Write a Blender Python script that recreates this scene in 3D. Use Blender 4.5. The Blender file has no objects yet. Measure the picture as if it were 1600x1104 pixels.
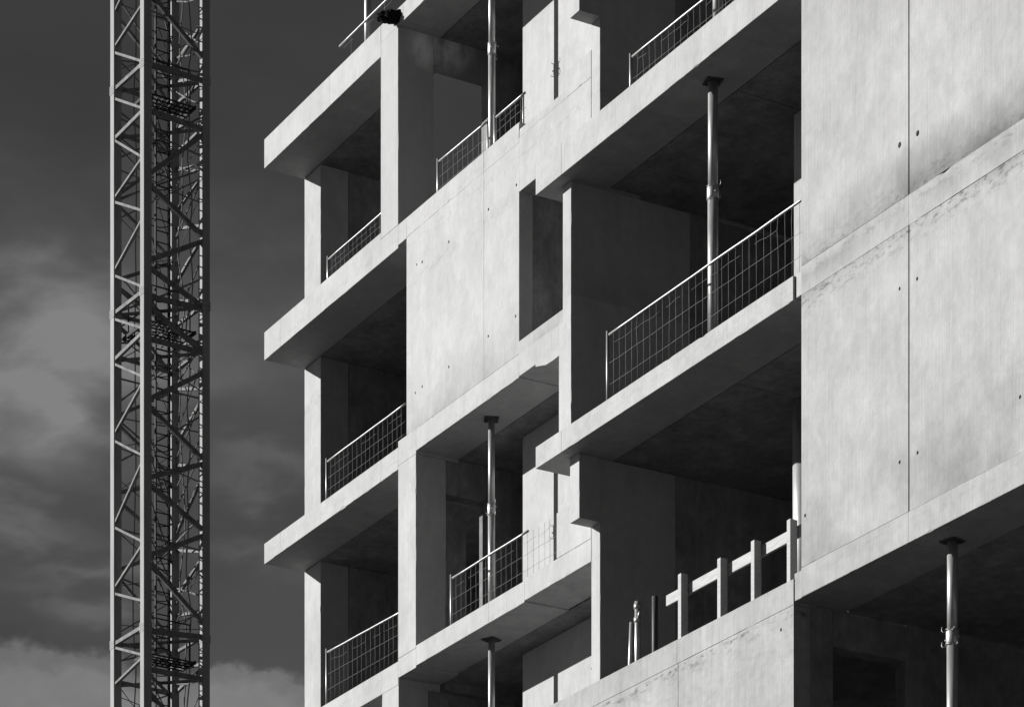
import bpy, bmesh, math, random
from mathutils import Vector, Matrix, noise
R = math.radians
rnd = random.Random(7)
S = bpy.context.scene
COL = S.collection

# ------------------------------------------------------------------ camera
cd = bpy.data.cameras.new('camera'); cam = bpy.data.objects.new('camera', cd); COL.objects.link(cam)
cam.location = (40.745, -19.431, 1.6)
cam.rotation_euler = (R(90), 0, R(59.9675))
cd.sensor_width = 36; cd.sensor_fit = 'HORIZONTAL'
cd.lens = 109.755
cd.shift_y = 1.28
cd.clip_start = 0.1; cd.clip_end = 9000
S.camera = cam

# ------------------------------------------------------------------ sun, sky, exposure
SUN_DIR = Vector((-0.80, -1.0, 0.50)).normalized()      # towards the sun
sl = bpy.data.lights.new('sun', 'SUN'); so = bpy.data.objects.new('sun', sl); COL.objects.link(so)
sl.energy = 5.0; sl.angle = R(0.5); sl.color = (1.0, 0.995, 0.985)
so.rotation_euler = SUN_DIR.to_track_quat('Z', 'Y').to_euler()
S.view_settings.view_transform = 'Standard'; S.view_settings.look = 'None'
S.view_settings.gamma = 1.0; S.view_settings.exposure = 0.83
S.view_settings.use_curve_mapping = False

w = bpy.data.worlds.new('World'); S.world = w; w.use_nodes = True
nt = w.node_tree; nt.nodes.clear()
def N(t, kind, **kw):
    n = t.nodes.new(kind)
    for k, v in kw.items():
        if k.startswith('i_'):
            key = k[2:]
            n.inputs[int(key) if key.isdigit() else key].default_value = v
        else: setattr(n, k, v)
    return n
def LK(t, a, b): t.links.new(a, b)
def math_(t, op, a, b=None, c=None, clamp=False):
    n = t.nodes.new('ShaderNodeMath'); n.operation = op; n.use_clamp = clamp
    for i, x in enumerate((a, b, c)):
        if x is None: continue
        if isinstance(x, (int, float)): n.inputs[i].default_value = x
        else: t.links.new(x, n.inputs[i])
    return n.outputs[0]
def ramp(t, fac, stops, interp='LINEAR'):
    n = t.nodes.new('ShaderNodeValToRGB'); n.color_ramp.interpolation = interp
    el = n.color_ramp.elements
    while len(el) < len(stops): el.new(0.5)
    for e, (p, v) in zip(el, stops):
        e.position = p; e.color = (v, v, v, 1)
    t.links.new(fac, n.inputs[0]); return n.outputs[0]
sky = N(nt, 'ShaderNodeTexSky', sky_type='NISHITA', sun_disc=False,
        sun_elevation=math.asin(SUN_DIR.z), sun_rotation=math.atan2(SUN_DIR.x, SUN_DIR.y) % (2*math.pi),
        altitude=100, air_density=1.0, dust_density=0.35, ozone_density=1.0)
sep = N(nt, 'ShaderNodeSeparateColor'); LK(nt, sky.outputs[0], sep.inputs[0])   # black and white through a red filter
tc = N(nt, 'ShaderNodeTexCoord')
mp = N(nt, 'ShaderNodeMapping'); mp.inputs['Scale'].default_value = (1.0, 1.0, 2.3)
mp.inputs['Location'].default_value = (3.1, 1.7, 0.35)
LK(nt, tc.outputs['Generated'], mp.inputs[0])
n1 = N(nt, 'ShaderNodeTexNoise', i_Scale=5.2, i_Detail=5.0, i_Roughness=0.5, i_Distortion=0.25); LK(nt, mp.outputs[0], n1.inputs['Vector'])
n2 = N(nt, 'ShaderNodeTexNoise', i_Scale=26.0, i_Detail=6.0, i_Roughness=0.50, i_Distortion=0.25); LK(nt, mp.outputs[0], n2.inputs['Vector'])
cl = ramp(nt, n1.outputs[0], [(0.42, 0.0), (0.62, 0.55), (0.78, 1.0)], 'EASE')
sx = N(nt, 'ShaderNodeSeparateXYZ'); LK(nt, tc.outputs['Generated'], sx.inputs[0])
# soft cloud banks: (direction, angular radius, height squash, amount)
def direction(px, py):
    # compass direction of a cloud seen from the site
    f = 4878.; s, c = 0.50049, 0.86574
    X, Y, Z = (px-800)/f, 1.0, (2600-py)/f
    v = Vector((X*s-Y*c, X*c+Y*s, Z)); return v.normalized()
warp = N(nt, 'ShaderNodeVectorMath', operation='SUBTRACT'); LK(nt, n2.outputs['Color'], warp.inputs[0]); warp.inputs[1].default_value = (0.5, 0.5, 0.5)
wsc = N(nt, 'ShaderNodeVectorMath', operation='SCALE'); LK(nt, warp.outputs[0], wsc.inputs[0]); wsc.inputs['Scale'].default_value = 0.05
wd = N(nt, 'ShaderNodeVectorMath', operation='ADD'); LK(nt, tc.outputs['Generated'], wd.inputs[0]); LK(nt, wsc.outputs[0], wd.inputs[1])
# (the frame shows soft banks above, a firmer cumulus low down; similar ones stand all round the horizon)
banks = [((130, 500), 0.020, 1.5, 0.50), ((60, 560), 0.024, 2.2, 0.42), ((20, 610), 0.03, 3.0, 0.22), ((170, 590), 0.018, 2.5, 0.25), ((-80, 600), 0.04, 2.0, 0.4),
         ((250, 520), 0.030, 2.0, 0.16), ((400, 730), 0.022, 3.6, 0.28), ((20, 805), 0.022, 5.0, 0.24), ((90, 830), 0.02, 5.0, 0.14), ((150, 905), 0.018, 4.2, 0.30), ((370, 870), 0.02, 4.0, 0.18),
         ((300, 560), 0.085, 2.2, 0.13), ((60, 330), 0.05, 3.0, 0.07), ((450, 500), 0.04, 2.4, 0.08)]
banks2 = [((50, 1112), 0.0150, 1.25, 1.0), ((100, 1106), 0.013, 1.2, 1.0), ((-20, 1125), 0.018, 1.2, 1.0), ((150, 1140), 0.016, 1.3, 0.9), ((60, 1230), 0.034, 1.3, 1.0), ((370, 1095), 0.014, 2.0, 0.58), ((440, 1100), 0.018, 2.1, 0.58), ((300, 1150), 0.03, 2.2, 0.55)]
def blob_sum(vec, lst):
    acc = None
    for (pp, rad, sq, amt) in lst:
        d = direction(*pp)
        sb = N(nt, 'ShaderNodeVectorMath', operation='SUBTRACT'); LK(nt, vec, sb.inputs[0]); sb.inputs[1].default_value = d
        ml = N(nt, 'ShaderNodeVectorMath', operation='MULTIPLY'); LK(nt, sb.outputs[0], ml.inputs[0]); ml.inputs[1].default_value = (1/rad, 1/rad, sq/rad)
        ln = N(nt, 'ShaderNodeVectorMath', operation='DOT_PRODUCT'); LK(nt, ml.outputs[0], ln.inputs[0]); LK(nt, ml.outputs[0], ln.inputs[1])
        g = math_(nt, 'MULTIPLY', math_(nt, 'EXPONENT', math_(nt, 'MULTIPLY', ln.outputs['Value'], -1.0)), amt)
        acc = g if acc is None else math_(nt, 'ADD', acc, g)
    return acc
acc = blob_sum(wd.outputs[0], banks)
mp3 = N(nt, 'ShaderNodeMapping'); mp3.inputs['Scale'].default_value = (1.0, 1.0, 1.5); LK(nt, tc.outputs['Generated'], mp3.inputs[0])
n3 = N(nt, 'ShaderNodeTexNoise', i_Scale=60.0, i_Detail=6.0, i_Roughness=0.55); LK(nt, mp3.outputs[0], n3.inputs['Vector'])
w3 = N(nt, 'ShaderNodeVectorMath', operation='SUBTRACT'); LK(nt, n3.outputs['Color'], w3.inputs[0]); w3.inputs[1].default_value = (0.5, 0.5, 0.5)
w4 = N(nt, 'ShaderNodeVectorMath', operation='SCALE'); LK(nt, w3.outputs[0], w4.inputs[0]); w4.inputs['Scale'].default_value = 0.020
w5 = N(nt, 'ShaderNodeVectorMath', operation='ADD'); LK(nt, tc.outputs['Generated'], w5.inputs[0]); LK(nt, w4.outputs[0], w5.inputs[1])
cum = ramp(nt, blob_sum(w5.outputs[0], banks2), [(0.12, 0.0), (0.38, 0.55), (1.0, 0.80)], 'EASE')
cum = math_(nt, 'MULTIPLY', cum, math_(nt, 'MULTIPLY_ADD', n3.outputs[0], 0.6, 0.70))
lowf = ramp(nt, sx.outputs[2], [(0.0, 0.20), (0.30, 0.20), (0.42, 0.08), (0.55, 0.05), (1.0, 0.03)])
mod = math_(nt, 'MULTIPLY_ADD', n2.outputs[0], 1.5, 0.25)
cloud = math_(nt, 'ADD', math_(nt, 'ADD', math_(nt, 'MULTIPLY', acc, mod), cum), math_(nt, 'MULTIPLY', cl, lowf), None, True)
base = math_(nt, 'MULTIPLY', sep.outputs[0], 0.37)
mixv = N(nt, 'ShaderNodeMix', data_type='FLOAT'); LK(nt, cloud, mixv.inputs[0]); LK(nt, base, mixv.inputs[2]); mixv.inputs[3].default_value = 2.5
cmb = N(nt, 'ShaderNodeCombineColor')
for k in range(3): LK(nt, mixv.outputs[0], cmb.inputs[k])
bg = N(nt, 'ShaderNodeBackground'); bg.inputs['Strength'].default_value = 0.05
LK(nt, cmb.outputs[0], bg.inputs[0])
wo = N(nt, 'ShaderNodeOutputWorld'); LK(nt, bg.outputs[0], wo.inputs[0])

# ------------------------------------------------------------------ materials
def concrete(name, base, mottle=0.10, streak=0.10, lines=(), rough=0.88, seed=0.0, shutter=0.03, painted_bounce=None):
    m = bpy.data.materials.new(name); m.use_nodes = True
    t = m.node_tree; b = t.nodes['Principled BSDF']
    b.inputs['Roughness'].default_value = rough; b.inputs['Specular IOR Level'].default_value = 0.2
    tc = N(t, 'ShaderNodeTexCoord')
    def noise_(scale, vec=(1, 1, 1), det=5.0, ro=0.55, off=0.0, dist=0.0):
        mp = N(t, 'ShaderNodeMapping'); mp.inputs['Scale'].default_value = vec
        mp.inputs['Location'].default_value = (seed+off, seed*1.7+off, seed*.3+off)
        LK(t, tc.outputs['Object'], mp.inputs[0])
        n = N(t, 'ShaderNodeTexNoise', i_Scale=scale, i_Detail=det, i_Roughness=ro, i_Distortion=dist)
        LK(t, mp.outputs[0], n.inputs['Vector']); return n.outputs[0]
    big = ramp(t, noise_(0.9, det=4), [(0.3, 0.0), (0.7, 1.0)])
    cloudy = ramp(t, noise_(2.0, (1.5, 1.5, .8), det=8, ro=0.66, off=31, dist=0.3), [(0.35, 0.0), (0.65, 1.0)])
    mid = ramp(t, noise_(4.5, det=7, ro=0.62, off=3, dist=0.6), [(0.28, 0.0), (0.72, 1.0)])
    st = ramp(t, noise_(1.0, (9, 9, 0.42), det=6, ro=0.6, off=7), [(0.3, 0.0), (0.72, 1.0)])
    st2 = ramp(t, noise_(1.0, (34, 34, 0.9), det=3, ro=0.5, off=11), [(0.3, 0.0), (0.7, 1.0)])
    fine = noise_(70, det=3, ro=0.6, off=5)
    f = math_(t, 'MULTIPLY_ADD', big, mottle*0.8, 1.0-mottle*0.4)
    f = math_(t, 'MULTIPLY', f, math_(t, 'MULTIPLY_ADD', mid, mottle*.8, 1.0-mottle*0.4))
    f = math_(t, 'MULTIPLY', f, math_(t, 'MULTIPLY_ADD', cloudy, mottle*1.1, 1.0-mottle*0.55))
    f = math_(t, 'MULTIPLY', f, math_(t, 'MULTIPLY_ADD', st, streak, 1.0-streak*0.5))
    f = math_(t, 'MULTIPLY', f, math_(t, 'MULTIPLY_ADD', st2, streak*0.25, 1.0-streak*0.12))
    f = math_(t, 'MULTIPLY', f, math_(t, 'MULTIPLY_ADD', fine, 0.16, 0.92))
    blot = ramp(t, noise_(11.0, (1, 1, .8), det=6, ro=0.6, off=53, dist=0.4), [(0.34, 0.0), (0.66, 1.0)])
    f = math_(t, 'MULTIPLY', f, math_(t, 'MULTIPLY_ADD', blot, mottle*.6, 1.0-mottle*0.3))
    # dark drips and blotches, sparse
    dr = ramp(t, noise_(1.0, (16, 16, 1.1), det=5, ro=0.6, off=17), [(0.62, 0.0), (0.80, 1.0)])
    f = math_(t, 'MULTIPLY', f, math_(t, 'MULTIPLY_ADD', dr, -0.16, 1.0))
    # blow holes
    vo = N(t, 'ShaderNodeTexVoronoi', i_Scale=9.0); LK(t, tc.outputs['Object'], vo.inputs['Vector'])
    pit = ramp(t, vo.outputs['Distance'], [(0.03, 1.0), (0.07, 0.0)])
    gate = ramp(t, noise_(2.2, det=2, off=23), [(0.5, 0.0), (0.62, 1.0)])
    pit = math_(t, 'MULTIPLY', pit, gate)
    f = math_(t, 'MULTIPLY', f, math_(t, 'MULTIPLY_ADD', pit, -0.28, 1.0))
    # shutter board tone steps
    sx = N(t, 'ShaderNodeSeparateXYZ'); LK(t, tc.outputs['Object'], sx.inputs[0])
    uu = math_(t, 'FLOOR', math_(t, 'MULTIPLY', math_(t, 'ADD', sx.outputs[0], 0.37), 1/0.62))
    wn = N(t, 'ShaderNodeTexWhiteNoise', noise_dimensions='1D'); LK(t, uu, wn.inputs['W'])
    f = math_(t, 'MULTIPLY', f, math_(t, 'MULTIPLY_ADD', wn.outputs['Value'], shutter*2, 1.0-shutter))
    # grime along pour joints: (z, reach up, reach down, strength, sharp)
    for (z0, up, dn, sg, sharp) in lines:
        dz = math_(t, 'SUBTRACT', sx.outputs[2], z0)
        a = math_(t, 'SUBTRACT', 1.0, math_(t, 'DIVIDE', math_(t, 'MAXIMUM', dz, 0.0), up), None, True)
        c = math_(t, 'SUBTRACT', 1.0, math_(t, 'DIVIDE', math_(t, 'MAXIMUM', math_(t, 'MULTIPLY', dz, -1.0), 0.0), dn), None, True)
        mk = math_(t, 'MULTIPLY', a, c, None, True)
        if sharp:
            nn = ramp(t, noise_(3.2, (2, 2, 5), det=9, ro=0.72, off=z0*2), [(0.50, 0.0), (0.62, 1.0)])
        else:
            nn = ramp(t, noise_(0.75, det=6, ro=0.6, off=z0*3), [(0.34, 0.0), (0.62, 1.0)])
        f = math_(t, 'MULTIPLY', f, math_(t, 'SUBTRACT', 1.0, math_(t, 'MULTIPLY', math_(t, 'MULTIPLY', mk, nn), sg)))
    if painted_bounce:      # pale patch painted into the colour for reflected light
        (cy, cz, ry, rz, gain) = painted_bounce
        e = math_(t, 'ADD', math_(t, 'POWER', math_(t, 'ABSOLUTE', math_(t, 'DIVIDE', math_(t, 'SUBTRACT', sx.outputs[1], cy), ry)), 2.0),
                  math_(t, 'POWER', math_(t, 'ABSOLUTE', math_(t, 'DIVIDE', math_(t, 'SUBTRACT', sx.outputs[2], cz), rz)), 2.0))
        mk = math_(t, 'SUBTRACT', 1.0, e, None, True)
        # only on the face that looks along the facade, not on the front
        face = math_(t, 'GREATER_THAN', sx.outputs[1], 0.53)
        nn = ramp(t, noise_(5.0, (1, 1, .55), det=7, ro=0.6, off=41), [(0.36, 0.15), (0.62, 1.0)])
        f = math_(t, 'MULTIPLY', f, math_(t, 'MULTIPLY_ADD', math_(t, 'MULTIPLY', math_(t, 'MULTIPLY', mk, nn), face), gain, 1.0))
    f = math_(t, 'MULTIPLY', f, base, None, True)
    cb = N(t, 'ShaderNodeCombineColor')
    for k in range(3): LK(t, f, cb.inputs[k])
    LK(t, cb.outputs[0], b.inputs['Base Color'])
    bp = N(t, 'ShaderNodeBump', i_Strength=0.35, i_Distance=0.012)
    hh = math_(t, 'ADD', math_(t, 'MULTIPLY', mid, 0.6), math_(t, 'MULTIPLY_ADD', fine, 0.5, math_(t, 'MULTIPLY', st2, 0.35)))
    hh = math_(t, 'SUBTRACT', hh, pit)
    LK(t, hh, bp.inputs['Height']); LK(t, bp.outputs[0], b.inputs['Normal'])
    return m

def metal(name, base, rough, metallic=1.0, dirt=0.35, scale=14.0, stretch=0.25):
    m = bpy.data.materials.new(name); m.use_nodes = True
    t = m.node_tree; b = t.nodes['Principled BSDF']
    tc = N(t, 'ShaderNodeTexCoord')
    mp = N(t, 'ShaderNodeMapping'); mp.inputs['Scale'].default_value = (1, 1, stretch); LK(t, tc.outputs['Object'], mp.inputs[0])
    n = N(t, 'ShaderNodeTexNoise', i_Scale=scale, i_Detail=6.0, i_Roughness=0.65); LK(t, mp.outputs[0], n.inputs['Vector'])
    v = ramp(t, n.outputs[0], [(0.35, 1.0), (0.7, 1.0-dirt)])
    f = math_(t, 'MULTIPLY', v, base)
    cb = N(t, 'ShaderNodeCombineColor')
    for k in range(3): LK(t, f, cb.inputs[k])
    LK(t, cb.outputs[0], b.inputs['Base Color'])
    b.inputs['Metallic'].default_value = metallic
    LK(t, math_(t, 'MULTIPLY_ADD', n.outputs[0], 0.3, rough-0.1), b.inputs['Roughness'])
    return m

def timber(name, base):
    m = bpy.data.materials.new(name); m.use_nodes = True
    t = m.node_tree; b = t.nodes['Principled BSDF']
    tc = N(t, 'ShaderNodeTexCoord')
    mp = N(t, 'ShaderNodeMapping'); mp.inputs['Scale'].default_value = (2.0, 30, 30); LK(t, tc.outputs['Object'], mp.inputs[0])
    n = N(t, 'ShaderNodeTexNoise', i_Scale=2.0, i_Detail=7.0, i_Roughness=0.6, i_Distortion=0.8); LK(t, mp.outputs[0], n.inputs['Vector'])
    v = ramp(t, n.outputs[0], [(0.3, base*0.7), (0.7, base*1.12)])
    LK(t, v, b.inputs['Base Color']); b.inputs['Roughness'].default_value = 0.8
    bp = N(t, 'ShaderNodeBump', i_Strength=0.4, i_Distance=0.003); LK(t, n.outputs[0], bp.inputs['Height']); LK(t, bp.outputs[0], b.inputs['Normal'])
    return m

M = {}
M['light'] = concrete('concrete_light', 0.318, 0.12, 0.045, lines=[(20.31, .05, .16, .22, True), (18.26, .75, .02, .24, False), (20.75, .12, .10, .18, True), (17.98, .12, .02, .14, True), (15.08, .1, .05, .14, True), (21.0, .08, .05, .12, True)])
M['slab'] = concrete('concrete_slab', 0.300, 0.14, 0.05, lines=[(16.40, .3, .2, .10, True)], seed=4)
M['shade'] = concrete('concrete_shaded_dark', 0.180, 0.40, 0.20, seed=9)  # darker copy of the concrete, shade put into its base colour
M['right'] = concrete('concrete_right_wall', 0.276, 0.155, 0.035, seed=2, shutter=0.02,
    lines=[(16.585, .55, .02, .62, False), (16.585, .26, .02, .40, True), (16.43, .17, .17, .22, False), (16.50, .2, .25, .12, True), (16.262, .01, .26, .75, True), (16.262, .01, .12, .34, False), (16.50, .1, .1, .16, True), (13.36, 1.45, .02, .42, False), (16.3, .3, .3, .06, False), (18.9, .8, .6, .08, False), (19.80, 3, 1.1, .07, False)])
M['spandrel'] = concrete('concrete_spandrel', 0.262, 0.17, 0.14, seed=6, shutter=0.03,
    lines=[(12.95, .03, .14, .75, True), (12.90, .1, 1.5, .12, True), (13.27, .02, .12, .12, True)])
M['painted_bounce'] = concrete('concrete_painted_bounce', 0.20, 0.16, 0.12, seed=9, painted_bounce=(1.15, 23.80, .62, .36, 2.0))  # lintel concrete with a painted patch of reflected light
M['painted_bounce_col'] = concrete('column_painted_bounce', 0.310, 0.07, 0.07, painted_bounce=(.92, 23.72, .34, .34, 1.1))
M['galv'] = metal('galvanised_steel', 0.330, 0.42, 0.75, 0.45)
M['wire'] = metal('mesh_wire', 0.16, 0.6, 0.3, 0.5)
M['prop'] = metal('painted_prop_steel', 0.46, 0.36, 0.55, 0.55, 11.0, 0.22)
M['propdark'] = metal('rusty_prop_plate', 0.066, 0.6, 0.3, 0.5)
M['crane'] = metal('crane_paint', 0.27, 0.50, 0.0, 0.22, 3.0, 0.2)
M['brace'] = metal('crane_brace_paint', 0.20, 0.5, 0.0, 0.5, 5.0, 1.0)
M['absorber'] = metal('floor_absorber_dark', 0.030, 0.9, 0.0, 0.4, 2.0, 1.0)  # near-black, for the added floor sheets that soak up bounce
M['cranedark'] = metal('crane_ladder_steel', 0.046, 0.5, 0.2, 0.3)
M['wood'] = timber('pale_timber', 0.330)
M['plastic'] = metal('black_sheeting', 0.005, 0.9, 0.0, 0.3)
M['plastic'].node_tree.nodes['Principled BSDF'].inputs['Specular IOR Level'].default_value = 0.15

for k_, ro_ in (('crane', .8), ('brace', .85), ('cranedark', .8)):
    b_ = M[k_].node_tree.nodes['Principled BSDF']; b_.inputs['Specular IOR Level'].default_value = 0.12
    for l_ in list(b_.inputs['Roughness'].links): M[k_].node_tree.links.remove(l_)
    b_.inputs['Roughness'].default_value = ro_

# ground
g = bpy.data.materials.new('gravel_yard'); g.use_nodes = True
t = g.node_tree; b = t.nodes['Principled BSDF']; tc2 = N(t, 'ShaderNodeTexCoord')
n = N(t, 'ShaderNodeTexNoise', i_Scale=0.15, i_Detail=10.0); LK(t, tc2.outputs['Object'], n.inputs['Vector'])
LK(t, ramp(t, n.outputs[0], [(0.3, 0.04), (0.7, 0.065)]), b.inputs['Base Color']); b.inputs['Roughness'].default_value = 0.95
M['ground'] = g

# ------------------------------------------------------------------ helpers
def link(name, bm, mat, parent=None, smooth=False):
    me = bpy.data.meshes.new(name); bm.normal_update(); bm.to_mesh(me); bm.free()
    me.materials.append(M[mat] if isinstance(mat, str) else mat)
    if smooth:
        for p in me.polygons: p.use_smooth = True
    o = bpy.data.objects.new(name, me); COL.objects.link(o)
    if parent is not None: o.parent = parent
    return o
def empty(name, label, cat, loc=(0, 0, 0), rz=0.0, group=None):
    o = bpy.data.objects.new(name, None); COL.objects.link(o)
    o.location = loc; o.rotation_euler = (0, 0, rz); o.empty_display_size = 0.3
    o['label'] = label; o['category'] = cat
    if group: o['group'] = group
    return o
def bm_box(bm, u0, u1, v0, v1, z0, z1, rot=None):
    vs = [bm.verts.new((x, y, z)) for x in (u0, u1) for y in (v0, v1) for z in (z0, z1)]
    for q in ((0, 1, 3, 2), (4, 6, 7, 5), (0, 4, 5, 1), (2, 3, 7, 6), (0, 2, 6, 4), (1, 5, 7, 3)):
        bm.faces.new([vs[i] for i in q])
    return vs
def bm_bar(bm, a, b_, w, h=None, up=(0, 0, 1), ext=0.0):
    """rectangular bar from a to b"""
    a = Vector(a); b_ = Vector(b_); d = (b_-a).normalized(); a = a-d*ext; b_ = b_+d*ext
    h = w if h is None else h
    upv = Vector(up)
    if abs(d.dot(upv)) > 0.97: upv = Vector((1, 0, 0))
    x = d.cross(upv).normalized(); y = x.cross(d).normalized()
    vs = []
    for p in (a, b_):
        for sx_, sy_ in ((-1, -1), (1, -1), (1, 1), (-1, 1)):
            vs.append(bm.verts.new(p + x*(sx_*w/2) + y*(sy_*h/2)))
    for q in ((3, 2, 1, 0), (4, 5, 6, 7), (0, 1, 5, 4), (1, 2, 6, 5), (2, 3, 7, 6), (3, 0, 4, 7)):
        bm.faces.new([vs[i] for i in q])
def bm_tube(bm, pts, r, n=8, caps=True):
    pts = [Vector(p) for p in pts]; rings = []
    for i, p in enumerate(pts):
        d = (pts[min(i+1, len(pts)-1)] - pts[max(i-1, 0)]).normalized()
        u = Vector((0, 0, 1)) if abs(d.z) < 0.95 else Vector((1, 0, 0))
        x = d.cross(u).normalized(); y = x.cross(d)
        rr = r[i] if isinstance(r, (list, tuple)) else r
        rings.append([bm.verts.new(p + x*math.cos(2*math.pi*k/n)*rr + y*math.sin(2*math.pi*k/n)*rr) for k in range(n)])
    for a, b_ in zip(rings, rings[1:]):
        for k in range(n):
            bm.faces.new((a[k], a[(k+1) % n], b_[(k+1) % n], b_[k]))
    if caps:
        bm.faces.new(rings[0][::-1]); bm.faces.new(rings[-1])
def chips(x, k, seed):
    """edge wear in metres at station x"""
    h = noise.noise(Vector((x*1.3+seed*3.1, seed, k*7.7)))*0.0025
    c = noise.noise(Vector((x*5.5+seed*9.7, seed*2.3, k*3.3)))
    return 0.003 + abs(h) + (max(0.0, c-0.36)*0.13)
seedc = [0]
def prism(name, u0, u1, v0, v1, z0, z1, mat, parent, axis=None, worn=True, label=None):
    """a cast block with worn arrises running along its long axis"""
    seedc[0] += 1; sd = seedc[0]
    L = (u1-u0, v1-v0, z1-z0)
    if axis is None: axis = 0 if L[0] >= L[2] else 2
    lo = (u0, v0, z0); hi = (u1, v1, z1)
    o1, o2 = {0: (1, 2), 2: (0, 1), 1: (0, 2)}[axis]
    n = max(1, int(L[axis]/0.07)) if worn else 1
    n = min(n, 160)
    bm = bmesh.new(); rings = []
    for i in range(n+1):
        x = lo[axis] + L[axis]*i/n
        ring = []
        for k, (a, b_) in enumerate(((0, 0), (1, 0), (1, 1), (0, 1))):
            c1 = chips(x, k, sd) if worn else 0.006
            c2 = chips(x+50, k, sd) if worn else 0.006
            A = (lo, hi)[a][o1]; B_ = (lo, hi)[b_][o2]
            sa = 1 if a == 0 else -1; sb = 1 if b_ == 0 else -1
            pA = [0, 0, 0]; pA[axis] = x; pA[o1] = A+sa*c1; pA[o2] = B_
            pB = [0, 0, 0]; pB[axis] = x; pB[o1] = A; pB[o2] = B_+sb*c2
            if k in (0, 2): ring += [pB, pA]
            else: ring += [pA, pB]
        rings.append([bm.verts.new(p) for p in ring])
    for a, b_ in zip(rings, rings[1:]):
        for k in range(8):
            bm.faces.new((a[k], a[(k+1) % 8], b_[(k+1) % 8], b_[k]))
    bm.faces.new(rings[0][::-1]); bm.faces.new(rings[-1])
    bmesh.ops.recalc_face_normals(bm, faces=bm.faces)
    o = link(name, bm, mat, parent)
    if label: o['label'] = label
    return o
def panel(name, u0, u1, v0, v1, z0, z1, mat, parent, holes=(), r=0.03, label=None):
    """wall panel whose front face (v0) has real formwork tie holes"""
    bm = bmesh.new(); H = r*1.5
    hs = [(u, z) for (u, z) in holes if u0+H < u < u1-H and z0+H < z < z1-H]
    us = sorted({u0, u1} | {round(u+s_*H, 4) for u, z in hs for s_ in (-1, 1)})
    zs = sorted({z0, z1} | {round(z+s_*H, 4) for u, z in hs for s_ in (-1, 1)})
    V = {}
    def vt(u, z, v=v0):
        k = (round(u, 4), round(z, 4), round(v, 4))
        if k not in V: V[k] = bm.verts.new((u, v, z))
        return V[k]
    for a, b_ in zip(us, us[1:]):
        for c, d in zip(zs, zs[1:]):
            hit = None
            for (hu, hz) in hs:
                if abs((a+b_)/2-hu) < H*0.5 and abs((c+d)/2-hz) < H*0.5 and abs(b_-a-2*H) < 0.02: hit = (hu, hz)
            if not hit:
                bm.faces.new((vt(a, c), vt(b_, c), vt(b_, d), vt(a, d)))
            else:
                hu, hz = hit; n = 12
                rim = []; inn = []
                for k in range(n):
                    t_ = 2*math.pi*k/n + math.pi/4
                    rr = r*(1+0.16*noise.noise(Vector((hu*9+k*0.8, hz*5, k))))
                    rim.append(bm.verts.new((hu+math.cos(t_)*rr*0.85, v0, hz+math.sin(t_)*rr)))
                    inn.append(bm.verts.new((hu+math.cos(t_)*rr*0.66, v0+0.06, hz+math.sin(t_)*rr*0.8)))
                cs = [vt(b_, d), vt(a, d), vt(a, c), vt(b_, c)]
                for q in range(4):
                    seg = [rim[(q*3+j) % n] for j in range(4)]
                    bm.faces.new([cs[q], cs[(q+1) % 4]] + seg[::-1])
                for k in range(n):
                    bm.faces.new((rim[k], rim[(k+1) % n], inn[(k+1) % n], inn[k]))
                bm.faces.new(inn)
    bk = [bm.verts.new((x, v1, z)) for x, z in ((u0, z0), (u1, z0), (u1, z1), (u0, z1))]
    bm.faces.new(bk)
    bo = [vt(u, z0) for u in us]; to = [vt(u, z1) for u in us]; le = [vt(u0, z) for z in zs]; ri = [vt(u1, z) for z in zs]
    bm.faces.new(bo + [bk[1], bk[0]]); bm.faces.new(to + [bk[2], bk[3]])
    bm.faces.new(le + [bk[3], bk[0]]); bm.faces.new(ri + [bk[2], bk[1]])
    bmesh.ops.recalc_face_normals(bm, faces=bm.faces)
    o = link(name, bm, mat, parent)
    if label: o['label'] = label
    return o

# ------------------------------------------------------------------ ground
bm = bmesh.new()
q = 3000
bm.faces.new([bm.verts.new(p) for p in ((-q, -q, 0), (q, -q, 0), (q, q, 0), (-q, q, 0))])
o = link('ground', bm, 'ground'); o['kind'] = 'structure'

# ------------------------------------------------------------------ the concrete building
BLD = empty('apartment_building', 'unfinished concrete apartment building of stacked slabs, open balconies and flat wall panels', 'building')
def slab(u0, u1, v0, z0, z1, mat='slab', depth=7.0, joint=None, name='slab', label=None):
    """floor slab: edge beam in front, field behind a narrow joint"""
    j = v0+0.66 if joint is None else joint
    prism(name, u0, u1, v0, j-0.006, z0, z1, mat, BLD, axis=0, label=label)
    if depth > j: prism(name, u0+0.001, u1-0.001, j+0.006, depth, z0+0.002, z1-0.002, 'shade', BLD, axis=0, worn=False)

# ---- left unit: floors every 2.95 m, front plane v = 0.5
prism('slab', -1.048, 1.10, 0.5, 1.154, 23.71, 24.14, 'light', BLD, axis=0)
prism('slab', 1.104, 2.66, 0.5, 1.154, 23.71, 24.14, 'light', BLD, axis=0)
prism('slab', -1.047, 0.95, 1.166, 2.25, 23.712, 24.138, 'shade', BLD, axis=0, worn=False)
prism('slab', 0.951, 2.66, 1.166, 1.37, 23.712, 24.138, 'shade', BLD, axis=0, worn=False)
slab(3.17, 3.31, 0.5, 23.905, 24.14, 'light')
slab(3.316, 8.2, 0.5, 23.905, 24.14, 'light')
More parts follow.
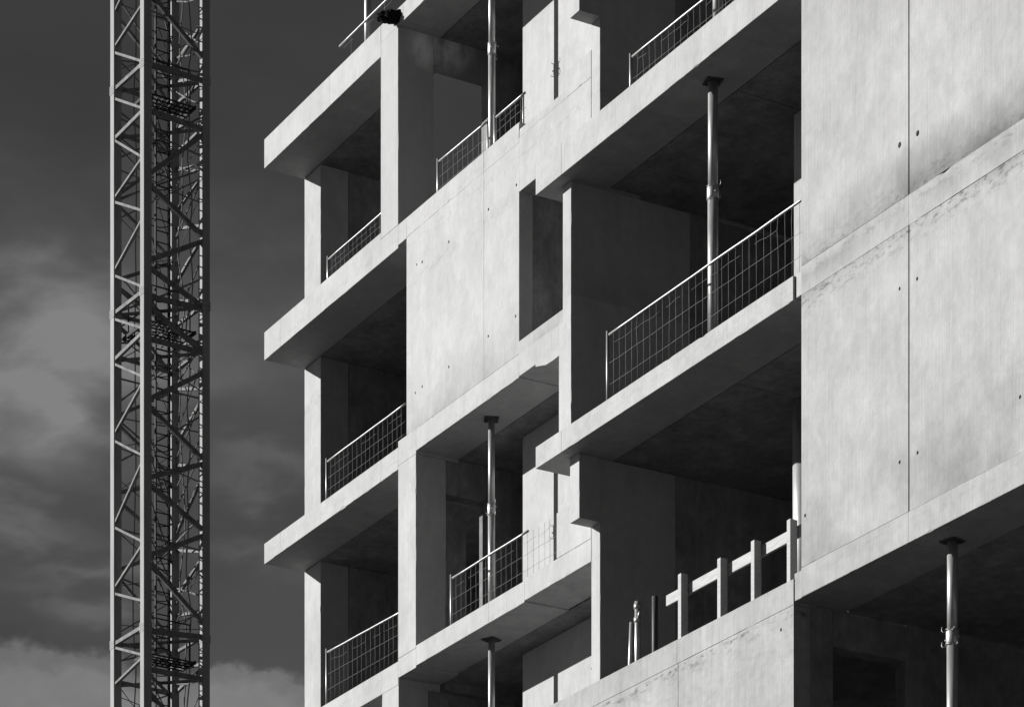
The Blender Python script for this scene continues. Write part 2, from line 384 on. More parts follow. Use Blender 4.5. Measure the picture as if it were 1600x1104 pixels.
# column and side wall with the doorway through which the sky shows
prism('column', 2.662, 3.17, 0.5, 1.05, 21.20, 23.90, 'painted_bounce_col', BLD, axis=2)
prism('column', 2.662, 3.169, 0.502, 1.05, 23.904, 24.138, 'light', BLD, axis=2)
prism('side_wall', 2.97, 3.17, 1.915, 3.6, 21.20, 23.93, 'shade', BLD, axis=2)
prism('lintel', 2.97, 3.166, 1.051, 1.912, 23.52, 23.93, 'painted_bounce', BLD, axis=1, worn=False)
# left column and its wall
for (z0, z1, dep) in ((21.294, 23.706, 2.6), (18.174, 20.876, 5.6), (15.264, 17.864, 5.6), (12.274, 14.936, 5.6)):
    prism('column', -1.046, -0.51, 1.16, 1.62, z0, z1, 'light', BLD, axis=2)
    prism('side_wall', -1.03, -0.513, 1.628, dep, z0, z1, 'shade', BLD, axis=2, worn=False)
# slabs 2, 3, 4, 5 of the left bay
for (z0, z1, u1) in ((20.88, 21.29, 3.17), (17.87, 18.17, 3.17), (14.94, 15.26, 3.17), (11.95, 12.27, 2.70)):
    m_ = -0.51
    prism('slab', -1.048, m_, 0.5, 1.154, z0, z1, 'light', BLD, axis=0)
    prism('slab', m_+0.004, min(u1, 2.664)-0.002, 0.5, 1.154, z0, z1, 'light', BLD, axis=0)
    if u1 > 2.7: prism('slab', 2.664, u1, 0.5, 1.154, z0, z1-(0.094 if z0 > 20 else 0.0), 'light', BLD, axis=0)
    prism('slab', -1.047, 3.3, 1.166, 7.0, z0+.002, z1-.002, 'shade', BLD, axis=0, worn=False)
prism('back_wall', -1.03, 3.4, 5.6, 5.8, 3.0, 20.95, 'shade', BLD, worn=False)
# storey with the big flush panel
prism('slab', 3.174, 3.406, 0.5, 1.154, 20.918, 21.195, 'light', BLD, axis=0)
prism('slab', 3.410, 5.533, 0.5, 1.154, 20.93, 21.195, 'light', BLD, axis=0)
prism('slab', 5.541, 6.443, 0.5, 1.154, 20.93, 21.195, 'light', BLD, axis=0)
prism('slab', 3.174, 8.2, 1.166, 7.0, 20.93, 21.1, 'shade', BLD, axis=0, worn=False)
tie = [(5.435, 20.36), (5.66, 20.40), (5.404, 18.742), (5.657, 18.765), (3.702, 20.45), (3.86, 20.42), (3.86, 18.751), (3.66, 18.737), (6.36, 18.76), (6.38, 20.42), (4.6, 20.40), (4.6, 18.75)]
panel('wall_panel', 3.41, 3.772, 0.503, 0.70, 18.2515, 20.9285, 'light', BLD, tie, 0.018)
panel('wall_panel', 3.778, 5.536, 0.50, 0.70, 18.2515, 20.9285, 'light', BLD, tie, 0.020)
panel('wall_panel', 5.542, 6.447, 0.50, 0.70, 18.2515, 20.9285, 'light', BLD, tie, 0.020)
prism('backing_wall', 3.412, 6.26, 0.704, 0.9, 18.26, 20.92, 'shade', BLD, worn=False)
prism('return_wall', 6.262, 6.445, 0.704, 1.40, 18.30, 20.92, 'shade', BLD, axis=2)
prism('return_wall', 6.262, 6.440, 1.41, 3.4, 18.30, 20.92, 'shade', BLD, axis=2, worn=False)
# deep beam right of the panel, upstand over it
prism('beam', 6.449, 8.196, 0.5, 0.78, 20.305, 20.992, 'light', BLD, axis=0)
prism('beam', 6.449, 8.19, 0.784, 1.15, 20.305, 20.92, 'shade', BLD, axis=0, worn=False)
prism('upstand', 6.449, 7.64, 0.505, 0.72, 20.994, 21.10, 'light', BLD, axis=0)
prism('upstand', 7.64, 8.196, 0.50, 0.72, 20.994, 21.325, 'light', BLD, axis=0)
# slab 3, right of the left bay
prism('slab', 3.174, 3.684, 0.5, 1.154, 17.915, 18.25, 'light', BLD, axis=0)
prism('slab', 3.688, 6.443, 0.5, 1.154, 17.952, 18.25, 'light', BLD, axis=0)
prism('slab', 6.447, 8.055, 0.5, 1.154, 17.965, 18.41, 'light', BLD, axis=0)
prism('slab', 3.3, 8.05, 1.166, 7.0, 17.954, 18.248, 'shade', BLD, axis=0, worn=False)
bm = bmesh.new()
prof = [(6.86, 17.974), (6.865, 17.935), (7.0, 17.90), (7.12, 17.868), (7.3, 17.862), (7.55, 17.875), (7.94, 17.87), (7.94, 17.974)]
fr = [bm.verts.new((u, .499, z)) for u, z in prof]; bk = [bm.verts.new((u, .74, z)) for u, z in prof]
bm.faces.new(fr); bm.faces.new(bk[::-1])
for k in range(len(prof)): bm.faces.new((fr[k], bk[k], bk[(k+1) % len(prof)], fr[(k+1) % len(prof)]))
bmesh.ops.recalc_face_normals(bm, faces=bm.faces)
link('slab_strip', bm, 'light', BLD)['label'] = 'ragged strip of concrete left hanging under the slab edge'
# column, wall and closed doorway under slab 3
prism('column', 3.172, 3.68, 0.5, 0.962, 15.30, 17.911, 'light', BLD, axis=2)
prism('side_wall', 3.47, 3.675, 0.966, 1.594, 17.46, 17.948, 'shade', BLD, axis=2)
prism('side_wall', 3.47, 3.68, 1.598, 3.4, 15.30, 17.948, 'shade', BLD, axis=2)
prism('door_board', 3.40, 3.46, 0.97, 1.40, 15.30, 17.44, 'shade', BLD, axis=2, worn=False)
# slab 4
prism('slab', 3.174, 3.684, 0.5, 1.154, 15.035, 15.295, 'light', BLD, axis=0)
prism('slab', 3.688, 5.66, 0.5, 1.154, 15.06, 15.33, 'light', BLD, axis=0)
prism('slab', 5.664, 6.58, 0.5, 1.154, 15.06, 15.33, 'light', BLD, axis=0)
prism('slab', 6.584, 8.2, 0.5, 1.154, 15.08, 15.36, 'light', BLD, axis=0)
prism('slab', 3.3, 8.2, 1.166, 7.0, 15.062, 15.30, 'shade', BLD, axis=0, worn=False)
prism('upstand', 7.38, 8.196, 0.50, 0.72, 15.364, 15.93, 'light', BLD, axis=0)
# storeys below
prism('column', 2.70, 3.186, 0.5, 0.96, 12.29, 14.936, 'light', BLD, axis=2)
prism('column', 2.70, 3.182, 0.504, 0.96, 14.94, 15.031, 'light', BLD, axis=2, worn=False)
prism('side_wall', 2.97, 3.184, 0.964, 3.4, 12.29, 14.936, 'shade', BLD, axis=2)
slab(2.704, 8.2, 0.5, 12.0, 12.28, 'light')
for zz in (9.1, 6.1, 3.1):
    slab(-1.05, 7.7, 0.5, zz, zz+0.28, 'light')
    prism('column', -1.046, -0.51, 1.16, 1.62, zz+.29, zz+2.85, 'light', BLD, axis=2, worn=False)
    prism('column', 2.70, 3.18, 0.5, 0.96, zz+.29, zz+2.85, 'light', BLD, axis=2, worn=False)
    prism('wall_panel', 3.19, 7.70, 1.5, 1.7, zz+.29, zz+2.88, 'light', BLD, worn=False)
prism('wall_panel', -1.0, 7.7, 1.2, 1.4, 0.0, 3.09, 'light', BLD, worn=False)
prism('back_wall', 3.42, 8.2, 7.0, 7.2, 3.0, 24.13, 'shade', BLD, worn=False)
prism('back_wall', 2.97, 3.41, 6.4, 6.6, 3.0, 23.7, 'shade', BLD, worn=False)
# rear walls of the left unit's balconies (sunlit below the slab shadow)
for (z0, z1, a) in ((21.11, 23.90, 4.80), (15.31, 17.945, 4.80), (12.29, 15.055, 4.80)):
    panel('wall_panel', a, 6.72, 1.515, 1.70, z0, z1, 'light', BLD, [(5.0, z0+.6), (6.55, z0+2.1)], 0.015)
    panel('wall_panel', 6.726, 8.196, 1.50, 1.70, z0, z1, 'light', BLD, [(6.9, z0+1.2), (7.9, z0+2.1)], 0.015)
prism('side_wall', 4.0, 4.2, 3.2, 7.0, 21.11, 23.93, 'shade', BLD, axis=2, worn=False)

# ---- right unit: floors every 3.3 m, slab edges at v = 0
def slab_r(z0, z1, u1=13.174):
    prism('slab', 7.716, 8.322, 0.0, 1.154, z0, z1, 'slab', BLD, axis=0)
    prism('slab', 8.328, u1, 0.0, 0.70, z0, z1, 'slab', BLD, axis=0)
    prism('slab', 8.328, 11.05, 0.712, 7.0, z0+.002, z1-.002, 'shade', BLD, axis=1, worn=False)
    prism('slab', 11.062, 13.32, 0.712, 7.0, z0+.002, z1-.002, 'shade', BLD, axis=1, worn=False)
slab_r(23.0, 23.35)
slab_r(19.63, 20.02, 13.32)
slab_r(16.275, 16.54)
prism('slab', 13.182, 13.322, 0.03, 0.70, 16.30, 16.555, 'slab', BLD, axis=0)
prism('nib', 13.19, 13.322, 0.10, 0.30, 16.56, 16.64, 'right', BLD, axis=0, worn=False)
# party wall between the units
prism('party_wall', 8.198, 8.40, 0.505, 1.6, 20.024, 22.99, 'light', BLD, axis=2)
prism('bracket', 8.198, 8.416, 0.2, 0.503, 21.63, 22.99, 'light', BLD, axis=2)
prism('party_wall', 8.204, 8.41, 1.604, 7.0, 20.024, 22.99, 'shade', BLD, axis=2, worn=False)
prism('party_wall', 8.06, 8.256, 0.18, 1.91, 16.544, 19.626, 'light', BLD, axis=2)
prism('party_wall', 8.06, 8.250, 1.914, 7.0, 16.544, 19.626, 'shade', BLD, axis=2, worn=False)
prism('nib', 7.95, 8.056, 0.19, 0.49, 16.544, 17.97, 'light', BLD, axis=2)
prism('party_wall', 8.198, 8.40, 0.505, 1.6, 13.29, 16.27, 'light', BLD, axis=2)
prism('bracket', 8.198, 8.416, 0.2, 0.503, 15.49, 16.271, 'light', BLD, axis=2)
prism('party_wall', 8.204, 8.404, 1.604, 7.0, 13.29, 16.27, 'shade', BLD, axis=2, worn=False)
# pier at the back corner of each balcony
prism('pier', 10.92, 11.4, 1.6, 2.0, 16.544, 19.626, 'slab', BLD, axis=2)
prism('pier', 10.92, 11.4, 1.6, 2.0, 20.024, 22.99, 'slab', BLD, axis=2)
bm = bmesh.new(); bm_tube(bm, [(11.05, 1.65, 13.0), (11.05, 1.65, 16.27)], 0.13, 24)
link('round_pier', bm, 'prop', BLD, smooth=True)['label'] = 'round steel pier half hidden behind the right wall'
# spandrel wall with its coping course
prism('spandrel_coping', 7.72, 10.885, 0.0, 0.22, 13.004, 13.28, 'spandrel', BLD, axis=0)
prism('spandrel_coping', 10.891, 13.184, 0.0, 0.22, 13.004, 13.28, 'spandrel', BLD, axis=0)
panel('spandrel_panel', 7.72, 10.908, 0.0, 0.22, 9.9, 12.999, 'spandrel', BLD, [(9.4, 12.6), (9.4, 11.2)], 0.02)
panel('spandrel_panel', 10.918, 13.186, 0.0, 0.22, 9.9, 12.999, 'spandrel', BLD, [(12.95, 12.80), (12.95, 11.5)], 0.02)
prism('backing_wall', 7.75, 13.0, 0.225, 0.4, 9.9, 13.2, 'shade', BLD, worn=False)
prism('slab', 8.22, 12.98, 0.404, 7.0, 12.9, 13.1, 'shade', BLD, axis=0, worn=False)
# wall with doorway beside the lower right bay
prism('side_wall', 12.99, 13.184, 0.224, 0.522, 9.9, 13.03, 'shade', BLD, axis=2)
prism('side_wall', 12.99, 13.180, 0.526, 1.50, 12.64, 13.03, 'shade', BLD, axis=1, worn=False)
prism('side_wall', 12.99, 13.184, 1.504, 7.0, 9.9, 13.03, 'shade', BLD, axis=2, worn=False)
prism('back_wall', 8.2, 20, 7.0, 7.2, 3.0, 23.3, 'shade', BLD, worn=False)
# right slab over the lower right bay
prism('slab', 13.188, 13.328, 0.012, 0.7, 13.04, 13.335, 'spandrel', BLD, axis=0)
prism('slab', 13.332, 15.212, -0.004, 0.7, 13.036, 13.352, 'spandrel', BLD, axis=0)
prism('slab', 15.216, 19.0, -0.004, 0.7, 13.036, 13.352, 'spandrel', BLD, axis=0)
prism('slab', 13.19, 19.0, 0.712, 7.0, 13.04, 13.33, 'shade', BLD, axis=0, worn=False)
prism('slab', 7.72, 19.0, 0.0, 7.0, 9.6, 9.88, 'slab', BLD, axis=0, worn=False)
# big right wall
tr = [(15.062, 17.151), (15.358, 17.144), (15.062, 13.907), (15.358, 13.905)]
tr2 = [(15.062, 15.680), (15.35, 15.672), (15.062, 13.907), (15.358, 13.905), (13.40, 13.891), (16.98, 13.9)]
panel('wall_panel', 13.332, 15.207, -0.0, 0.2, 13.357, 16.266, 'right', BLD, tr2, 0.020)
panel('wall_panel', 15.223, 19.0, 0.004, 0.2, 13.357, 16.266, 'right', BLD, tr2, 0.020)
prism('wall_band', 13.332, 15.213, -0.002, 0.2, 16.268, 16.582, 'right', BLD, axis=0)
prism('wall_band', 15.216, 19.0, -0.002, 0.2, 16.268, 16.582, 'right', BLD, axis=0)
panel('wall_panel', 13.332, 15.207, 0.0, 0.2, 16.585, 19.70, 'right', BLD, tr, 0.031)
panel('wall_panel', 15.223, 19.0, 0.004, 0.2, 16.585, 19.70, 'right', BLD, tr, 0.031)
prism('wall_panel', 13.332, 19.0, 0.0, 0.2, 19.705, 23.35, 'right', BLD, worn=False)
prism('backing_wall', 13.336, 18.9, 0.204, 0.36, 13.36, 23.3, 'shade', BLD, worn=False)
prism('side_wall', 18.8, 19.0, 0.0, 7.0, 0.0, 13.0, 'shade', BLD, axis=2, worn=False)
for zz in (6.4, 3.1): slab(7.73, 19.0, 0.0, zz, zz+0.28, 'slab')
prism('wall_panel', 7.74, 19.0, 1.0, 1.2, 0.0, 9.58, 'spandrel', BLD, worn=False)

# unseen dark sheets added over the floors to cut bounced sunlight
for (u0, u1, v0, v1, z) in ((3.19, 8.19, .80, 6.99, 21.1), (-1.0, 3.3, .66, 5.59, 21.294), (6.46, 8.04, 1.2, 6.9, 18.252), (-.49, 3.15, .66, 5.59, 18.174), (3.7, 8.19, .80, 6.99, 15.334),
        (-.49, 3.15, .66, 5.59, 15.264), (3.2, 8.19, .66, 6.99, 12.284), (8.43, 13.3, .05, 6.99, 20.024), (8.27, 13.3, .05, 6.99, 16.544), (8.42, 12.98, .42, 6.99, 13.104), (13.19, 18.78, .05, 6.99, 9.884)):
    bm = bmesh.new(); bm_box(bm, u0, u1, v0, v1, z+.001, z+.006); link('floor_absorber', bm, 'absorber', BLD)

# ------------------------------------------------------------------ steel props
def prop(u, v, z0, z1, d=0.055, collar=0.55, label='', rz=0.35, sleeve=True):
    t = empty('steel_prop', label, 'steel prop', (u, v, z0), rz, 'adjustable steel props between the slabs')
    H = z1-z0; zc_ = H*collar
    bm = bmesh.new(); bm_tube(bm, [(0, 0, 0.01), (0, 0, zc_)], d, 20); link('outer_tube', bm, 'prop', t, True)
    bm = bmesh.new(); bm_tube(bm, [(0, 0, zc_-.05), (0, 0, H-0.012)], d*0.94, 20); link('inner_tube', bm, 'prop', t, True)
    for zb, nm in ((0.0, 'base_plate'), (H-0.014, 'head_plate')):
        bm = bmesh.new(); bm_box(bm, -.095, .095, -.095, .095, zb, zb+0.012)
        for sx_ in (-1, 1):
            for sy_ in (-1, 1):
                k = -1 if zb > 0 else 1
                bm_tube(bm, [(sx_*.065, sy_*.065, zb+.006), (sx_*.065, sy_*.065, zb+.006+k*.022)], .010, 6)
        link(nm, bm, 'propdark', t)
    if sleeve:
        bm = bmesh.new(); bm_tube(bm, [(0, 0, zc_-.11), (0, 0, zc_-.10), (0, 0, zc_+.02), (0, 0, zc_+.03)], [d*1.05, d*1.16, d*1.16, d*1.05], 20)
        link('collar', bm, 'prop', t, True)
        for zz, ph in ((zc_+.035, 0.0), (zc_-.12, 0.5)):
            ring = [(math.cos(a+ph)*d*1.22, math.sin(a+ph)*d*1.22, zz+0.010*math.sin(a*2)) for a in [2*math.pi*i/16 for i in range(15)]]
            e = Vector(ring[-1])
            bm = bmesh.new(); bm_tube(bm, ring + [(e.x+.02, e.y-.02, zz-.006), (e.x+.045, e.y-.035, zz-.012), (e.x+.05, e.y-.04, zz+.012)], .0042, 5)
            link('locking_wire', bm, 'galv', t, True)
            bm = bmesh.new(); bm_tube(bm, [(-d*.9, -d*.6, zz), (-d-.025, -d*.9, zz-.012), (-d-.035, -d, zz+.01), (-d-.03, -d, zz+.045)], .0042, 5)
            link('wire_tail', bm, 'galv', t, True)
        bm = bmesh.new(); bm_tube(bm, [(-d*1.7, 0, zc_-.045), (d*1.7, 0, zc_-.045)], .009, 8); link('pin', bm, 'galv', t, True)
    return t
prop(5.126, 0.85, 15.33, 17.952, .046, .56, 'steel prop in the middle left bay, wire mesh railing across its foot', 2.7)
prop(5.126, 0.85, 12.28, 15.058, .046, .50, 'steel prop whose head meets the lowest left slab at the foot of the picture', .4)
prop(5.134, 0.85, 21.10, 23.903, .046, .62, 'steel prop in the top left bay beside the doorway with sky behind', 2.5)
prop(11.102, 0.35, 16.54, 19.628, .060, .60, 'tall bright steel prop in the large middle balcony with mesh railing', 2.9)
prop(11.20, 0.35, 20.02, 22.998, .058, .55, 'steel prop on the uppermost right slab, only its foot in view', 1.0)
prop(15.483, 0.35, 9.88, 13.034, .058, .70, 'steel prop in the dark bay under the big right wall', .2)
prop(1.60, 0.85, 24.14, 26.9, .050, .55, 'steel prop standing against the sky on the top left slab', .9)

# pipe stubs standing on the spandrel floor
def standpipe(u, v, z0, z1, r, label, lean=0.0, fit=True, mat='prop'):
    t = empty('standpipe', label, 'pipe', (u, v, z0), 0, 'pipes behind the spandrel wall')
    H = z1-z0
    bm = bmesh.new(); bm_tube(bm, [(0, 0, 0), (lean*.4, 0, H*.5), (lean, 0, H)], r, 16); link('pipe', bm, mat, t, True)
    if fit:
        for zz in (H-.22, H-.06):
            bm = bmesh.new(); bm_tube(bm, [(lean*.9, 0, zz-.03), (lean*.9, 0, zz-.028), (lean*.9, 0, zz+.028), (lean*.9, 0, zz+.03)], [r*1.05, r*1.28, r*1.28, r*1.05], 16)
            link('coupling', bm, 'prop', t, True)
        bm = bmesh.new(); bm_tube(bm, [(lean, 0, H-.20), (lean+.10, -.05, H-.21), (lean+.14, -.06, H-.17)], r*.4, 10); link('branch', bm, 'prop', t, True)
standpipe(9.50, 0.35, 13.1, 14.18, .036, 'shiny standpipe with couplings behind the spandrel, catching the sun')
standpipe(9.30, 0.36, 13.1, 13.98, .026, 'thinner bent pipe just left of the shiny standpipe', .05, False)
standpipe(9.80, 0.40, 13.1, 14.16, .036, 'dull dark pipe between the shiny standpipe and the timber guard rail', 0, False, 'propdark')

# ------------------------------------------------------------------ mesh railings
def railing(u0, u1, v, zb, zt, label, rows=(0.18, 0.42, 0.66), pitch=0.135, post0=True, post1=False, sag=0.0, wob=0.004, r=0.0155, u_end=None, open_ends=False, posts=()):
    t = empty('mesh_railing', label, 'railing', (u0, v, zb), 0, 'wire mesh railings along the slab edges')
    L = u1-u0; H = zt-zb; seed = u0*3.3+zb
    E = (u_end or u1)-u0
    def top(x): return H + sag*x/L + 0.006*noise.noise(Vector((x*1.5+seed, 0, 0)))
    n = max(4, int(L/0.25))
    bm = bmesh.new(); bm_tube(bm, [(L*i/n, 0, top(L*i/n)) for i in range(n+1)], r, 10)
    link('top_rail', bm, 'galv', t, True)
    ps = ([-0.07] if post0 else []) + ([L] if post1 else []) + list(posts)
    for x in ps:
        bm = bmesh.new(); bm_tube(bm, [(x, 0.02, 0), (x, 0.02, H+(0.07 if x < 0 else 0.015))], 0.019 if x < 0 else 0.013, 10); link('post', bm, 'galv', t, True)
    bm = bmesh.new(); rw = 0.0021
    for k, fr in enumerate(rows):
        m_ = max(6, int(E/0.10)); pts = []
        for i in range(m_+1):
            x = E*i/m_
            a = wob*noise.noise(Vector((x*2.1+seed, k*3., 0)))*2
            pts.append((x, 0.004+wob*noise.noise(Vector((x*1.7, k*9.+seed, 4))), H*fr+sag*x/L*fr+a))
        bm_tube(bm, pts, rw, 5)
    # the tie wire that runs slack just under the top rail
    pts = []; x = 0.12
    while x < E-0.05:
        z_ = H*0.86 + sag*x/L - 0.02 + 0.030*noise.noise(Vector((x*3.7+seed, 5, 0)))
        pts.append((x, -0.006, z_)); x += 0.045
    k = 0
    while k < len(pts)-6:
        ln = rnd.randint(6, 16); seg = pts[k:k+ln]
        if len(seg) > 3: bm_tube(bm, seg, rw*0.8, 5)
        k += ln + rnd.randint(0, 7)
    x = pitch*0.7
    while x < E:
        d1 = rnd.uniform(-.004, .004); kk = rnd.random() < 0.12
        zt_ = top(min(x, L)) if x <= L else top(L)-.02
        pts = [(x, 0, -0.02), (x+d1, 0.003, H*0.5), (x+d1*.4+(rnd.uniform(-.025, .025) if kk else 0), 0, H*0.84), (x, 0, zt_)]
        bm_tube(bm, pts, rw, 5)
        x += pitch*rnd.uniform(.93, 1.07)
    link('wire_mesh', bm, 'wire', t, True)
    return t
railing(0.84, 2.655, 0.62, 21.20, 21.665, 'mesh railing in the left bay of the highest full storey', post0=True)
railing(0.80, 3.165, 0.62, 18.10, 18.79, 'mesh railing in the left bay of the middle storey', post0=True)
railing(0.80, 3.10, 0.62, 15.15, 16.07, 'mesh railing in the lowest left bay, sagging to the right', sag=-.08)
railing(1.18, 2.95, 0.62, 24.10, 24.545, 'bent unfinished railing against the sky on the top left slab', pitch=0.5, rows=(0.05,), post0=False, wob=.05, r=.016)
railing(4.08, 5.36, 0.64, 21.10, 21.71, 'mesh railing across the open doorway in the top left storey', sag=-.02, post1=True, u_end=5.33)
railing(5.62, 6.36, 0.64, 21.10, 21.64, 'short mesh railing between steel prop and wall in the top left storey', posts=(0.66,))
railing(4.45, 6.44, 0.64, 15.20, 16.03, 'mesh railing that runs on across the sunlit wall in the middle left bay', u_end=7.36)
railing(7.28, 7.90, 0.85, 18.35, 19.30, 'short railing half hidden behind the party wall', posts=(0.12,), post0=False)
railing(9.72, 13.30, 0.14, 19.95, 20.47, 'mesh railing on the uppermost right balcony, bent at its left end', rows=(0.25, 0.5), sag=-.06)
railing(9.235, 13.30, 0.12, 16.50, 17.385, 'long mesh railing on the large middle balcony behind the tall prop', rows=(0.33, 0.62), pitch=.135)

# ------------------------------------------------------------------ timber guard rail
tg = empty('timber_guard_rail', 'pale timber guard rail of posts and one plank on the spandrel wall', 'guard rail', (10.3, 0.1, 13.0))
def tbox(name, u0, u1, v0, v1, z0, z1):
    bm = bmesh.new(); bm_box(bm, u0-10.3, u1-10.3, v0-0.1, v1-0.1, z0-13.0, z1-13.0)
    bmesh.ops.bevel(bm, geom=bm.edges[:], offset=0.003, segments=1, affect='EDGES')
    return link(name, bm, 'wood', tg)
for (u, zt) in ((10.865, 14.045), (11.67, 13.975), (12.335, 13.965), (13.02, 13.98)):
    tbox('post', u-.034, u+.034, 0.05, 0.145, 13.10, zt)
o = tbox('plank', 10.42, 11.66, 0.154, 0.19, 13.82, 13.945)
o = tbox('plank', 11.663, 13.30, 0.154, 0.19, 13.80, 13.925)

# ------------------------------------------------------------------ crumpled black sheeting on the top slab corner
bm = bmesh.new(); bmesh.ops.create_icosphere(bm, subdivisions=5, radius=1.0)
for v in bm.verts:
    p = v.co.copy()
    k = 1 + 0.28*noise.noise(p*2.1) + 0.20*noise.noise(p*5.0) + 0.09*abs(noise.noise(p*13))
    v.co = Vector((p.x*0.185*k, p.y*0.10*k, p.z*0.085*k - 0.012*p.x))
rag = link('black_sheeting', bm, 'plastic'); rag.location = (3.13, 0.43, 24.02); rag.rotation_euler = (0, 0, R(60))
rag['label'] = 'crumpled black sheeting bundled over the corner of the top left slab'; rag['category'] = 'plastic sheet'

# ------------------------------------------------------------------ tower crane mast
CR = empty('crane_mast', 'lattice mast of a tower crane standing left of the concrete building', 'crane', (-31.384, 11.647, 0), math.atan2(0.0692, 0.9976))
SZ = 1.65; LW = 0.22
# local frame: corner B at origin, A at (-SZ,0), C at (0,SZ), D at (-SZ,SZ); legs lie inside the outline
legpos = {'B': (-LW, 0), 'A': (-SZ-LW, 0), 'C': (-LW, SZ), 'D': (-SZ-LW, SZ)}
for k, (x, y) in legpos.items():
    bm = bmesh.new()
    bm_box(bm, x, x+LW, y, y+LW, 0, 50)
    bmesh.ops.bevel(bm, geom=[e for e in bm.edges if abs((e.verts[0].co-e.verts[1].co).z) > 1], offset=0.012, segments=2, affect='EDGES')
    leg = link('leg', bm, 'crane', CR)
    # bolted splice collars
    for zz in (4.5, 10.6, 16.7, 22.1, 27.56, 35.97, 41.66, 46.6):
        bm = bmesh.new()
        bm_box(bm, x-.009, x+LW+.009, y-.009, y+LW+.009, zz-.11, zz-.006); bm_box(bm, x-.009, x+LW+.009, y-.009, y+LW+.009, zz+.006, zz+.11)
        for i in range(3):
            for dz in (-.06, .06):
                xx = x+LW*(i+.5)/3
                bm_tube(bm, [(xx, y-.02, zz+dz), (xx, y, zz+dz)], .012, 6)
        link('splice', bm, 'crane', leg)
def leg_pt(k, z):
    x, y = legpos[k]; return Vector((x+LW/2, y+LW/2, z))
AB = [(42.73, 43.17), (42.63, 41.69), (41.67, 41.66), (41.46, 40.52), (40.41, 40.49), (40.41, 39.29), (38.89, 39.34), (38.83, 37.96), (37.04, 37.82), (36.96, 36.06), (35.98, 35.96), (35.85, 35.02), (34.79, 34.94), (34.71, 33.82), (32.89, 33.71), (32.76, 31.84), (30.58, 31.77), (30.56, 29.69), (28.97, 29.66), (28.87, 28.21), (27.57, 27.58), (27.5, 26.86), (26.53, 26.82)]
BCz = [(43.49, 42.18), (41.64, 41.66), (40.49, 40.43), (38.84, 40.35), (38.68, 37.68), (36.71, 37.63), (36.59, 35.92), (35.83, 35.9), (35.61, 34.78), (34.78, 34.78), (33.23, 34.31), (33.12, 32.05), (31.28, 32.0), (31.17, 30.27), (29.33, 30.19), (29.23, 27.88), (27.47, 27.6), (26.51, 26.53)]
def lower(zs):
    out = []; z = zs
    while z > 1.5: out += [(z, z-1.5), (z-2.4, z-1.5)]; z -= 2.4
    return out
def upper(z0):
    out = []; z = z0
    while z < 49: out += [(z, z+.9), (z+1.5, z+.9)]; z += 1.5
    return out
horiz = (41.65, 40.47, 35.96, 34.80, 27.55, 26.53)
def brace(k1, z1, k2, z2, w, off):
    a = leg_pt(k1, z1); b_ = leg_pt(k2, z2); a += off; b_ += off
    bm = bmesh.new(); d = (b_-a)
    nrm = off.normalized() if off.length > 0 else Vector((0, 1, 0))
    bm_bar(bm, a, b_, 0.075, w, up=(d.cross(nrm)).normalized())
    link('brace', bm, 'brace', CR)
for (za, zb) in AB + lower(26.0) + upper(43.6):
    th = any(abs(za-h) < .2 and abs(zb-h) < .2 for h in horiz)
    brace('A', za, 'B', zb, 0.095 if th else 0.06, Vector((0, -0.05, 0)))
for (zb, zc2) in BCz + lower(26.0) + upper(43.6):
    th = any(abs(zb-h) < .2 and abs(zc2-h) < .2 for h in horiz)
    brace('B', zb, 'C', zc2, 0.12 if th else 0.115, Vector((0.05, 0, 0)))
for i, (za, zb) in enumerate(AB + lower(26.0)):
    brace('D', za-.25 if i % 2 else za+.1, 'C', zb+.1, 0.07, Vector((0, 0.05, 0)))
for (zb, zc2) in BCz + lower(26.0):
    brace('A', zb+.15, 'D', zc2+.1, 0.08, Vector((-0.05, 0, 0)))
# cross ties and rest platforms at the section joints
for zz in horiz + (20.0, 14.0, 8.0, 46.5):
    bm = bmesh.new()
    bm_bar(bm, leg_pt('A', zz), leg_pt('C', zz), .05, .07); link('cross_tie', bm, 'brace', CR)
    bm = bmesh.new()
    bm_bar(bm, leg_pt('B', zz-.05), leg_pt('D', zz-.05), .05, .07); link('cross_tie', bm, 'brace', CR)
for zz, lab in ((41.05, 1), (35.35, 0), (27.0, 1), (17.0, 0), (9.0, 1)):
    bm = bmesh.new()
    x0, x1, y0, y1 = -SZ-.02, -LW-.06, LW+.05, SZ-.05
    if lab: x0 = -SZ*0.62
    bm_bar(bm, (x0, y0, zz), (x1, y0, zz), .05, .08); bm_bar(bm, (x0, y1, zz), (x1, y1, zz), .05, .08)
    n_ = 9
    for i in range(n_+1):
        y = y0+(y1-y0)*i/n_; bm_bar(bm, (x0, y, zz), (x1, y, zz), .012, .035)
    for i in range(5):
        x = x0+(x1-x0)*i/4; bm_bar(bm, (x, y0, zz-.01), (x, y1, zz-.01), .014, .04)
    pl = link('platform', bm, 'cranedark', CR)
    bm = bmesh.new()
    for zz2 in (.95,): bm_tube(bm, [(x0+.1, y0+.1, zz+zz2), (x1-.1, y0+.1, zz+zz2), (x1-.1, y1-.1, zz+zz2)], .018, 6)
    for p in ((x0+.1, y0+.1), (x1-.1, y0+.1), (x1-.1, y1-.1)): bm_tube(bm, [(p[0], p[1], zz), (p[0], p[1], zz+.97)], .018, 6)
    link('platform_rail', bm, 'cranedark', pl, True)
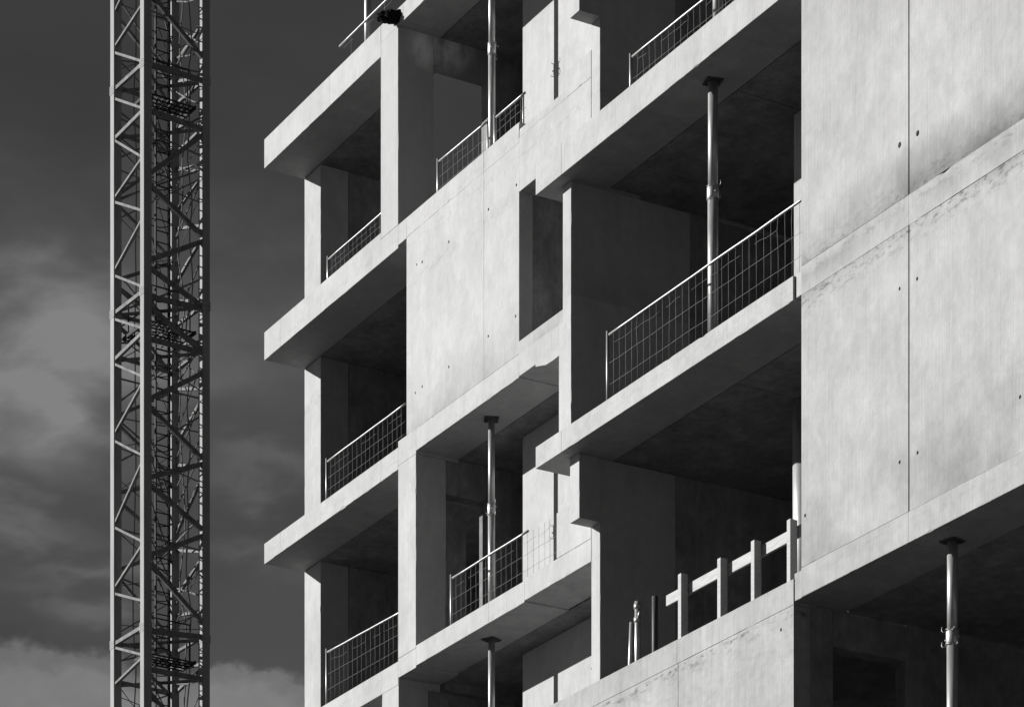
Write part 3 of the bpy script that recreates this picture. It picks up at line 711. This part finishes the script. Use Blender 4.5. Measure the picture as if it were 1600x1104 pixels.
# thin secondary rods lacing the back of the mast
rz_ = random.Random(11)
z = 24.0
while z < 46:
    for (k1, k2) in (('A', 'D'), ('D', 'C'), ('A', 'C'), ('B', 'D')):
        if rz_.random() < .8:
            a = leg_pt(k1, z+rz_.uniform(-.3, .3)); b_ = leg_pt(k2, z+rz_.uniform(.5, 1.5)*rz_.choice((-1, 1)))
            m_ = a.lerp(b_, rz_.uniform(.4, .6)) + Vector((rz_.uniform(-.05, .05), rz_.uniform(-.05, .05), rz_.uniform(-.08, .04)))
            bm = bmesh.new(); bm_tube(bm, [a, m_, b_], rz_.choice((.012, .018, .024)), 6); link('lacing_rod', bm, 'brace', CR)
    z += 0.62
# ladder with rungs and safety hoops
lad = bpy.data.objects.new('ladder', None)
bm = bmesh.new(); LX = -0.72; y0, y1 = 0.70, 1.08
bm_bar(bm, (LX, y0, 0.3), (LX, y0, 49), .035, .06); l1 = link('ladder', bm, 'cranedark', CR)
bpy.data.objects.remove(lad)
bm = bmesh.new(); bm_bar(bm, (LX, y1, 0.3), (LX, y1, 49), .05, .07); link('ladder_rail', bm, 'cranedark', l1)
me = None; z = 0.5; cnt = 0
rungs = []
z = 49.0
while z > 0.5: rungs.append(z); z -= 0.285
for z in rungs:
    if me is None:
        bm = bmesh.new(); bm_tube(bm, [(LX, y0, 0), (LX, y1, 0)], .016, 6); r0 = link('rung', bm, 'cranedark', l1); me = r0.data; r0.location.z = z
    else:
        c_ = bpy.data.objects.new('rung', me); COL.objects.link(c_); c_.parent = l1; c_.location.z = z
z = 3.0; me = None
while z < 49:
    if me is None:
        bm = bmesh.new()
        pts = [(LX, y0, 0)] + [(LX - .36*math.sin(a), (y0+y1)/2 - .30*math.cos(a), 0) for a in [math.pi*i/10 for i in range(11)]] + [(LX, y1, 0)]
        bm_tube(bm, pts, .014, 5); r0 = link('safety_hoop', bm, 'cranedark', l1, True); me = r0.data; r0.location.z = z
    else:
        c_ = bpy.data.objects.new('safety_hoop', me); COL.objects.link(c_); c_.parent = l1; c_.location.z = z
    z += 0.95
# loose power cable clipped up the inside
rr = random.Random(3)
for (x, y, amp, nm) in ((-0.5, SZ-.12, .10, 'cable'), (-1.1, SZ+.02, .13, 'cable'), (-SZ+.2, .5, .06, 'cable')):
    pts = []; z = 1.0; k = 0
    while z < 48:
        k += 1
        pts.append((x+amp*noise.noise(Vector((z*.55, x*5, 1))), y+amp*1.6*noise.noise(Vector((z*.7, 3, y*5))), z)); z += .22
    bm = bmesh.new(); bm_tube(bm, pts, .018, 6); link('power_cable', bm, 'brace', CR, True)

# render settings
S.render.engine = 'CYCLES'
S.cycles.max_bounces = 8; S.cycles.diffuse_bounces = 5
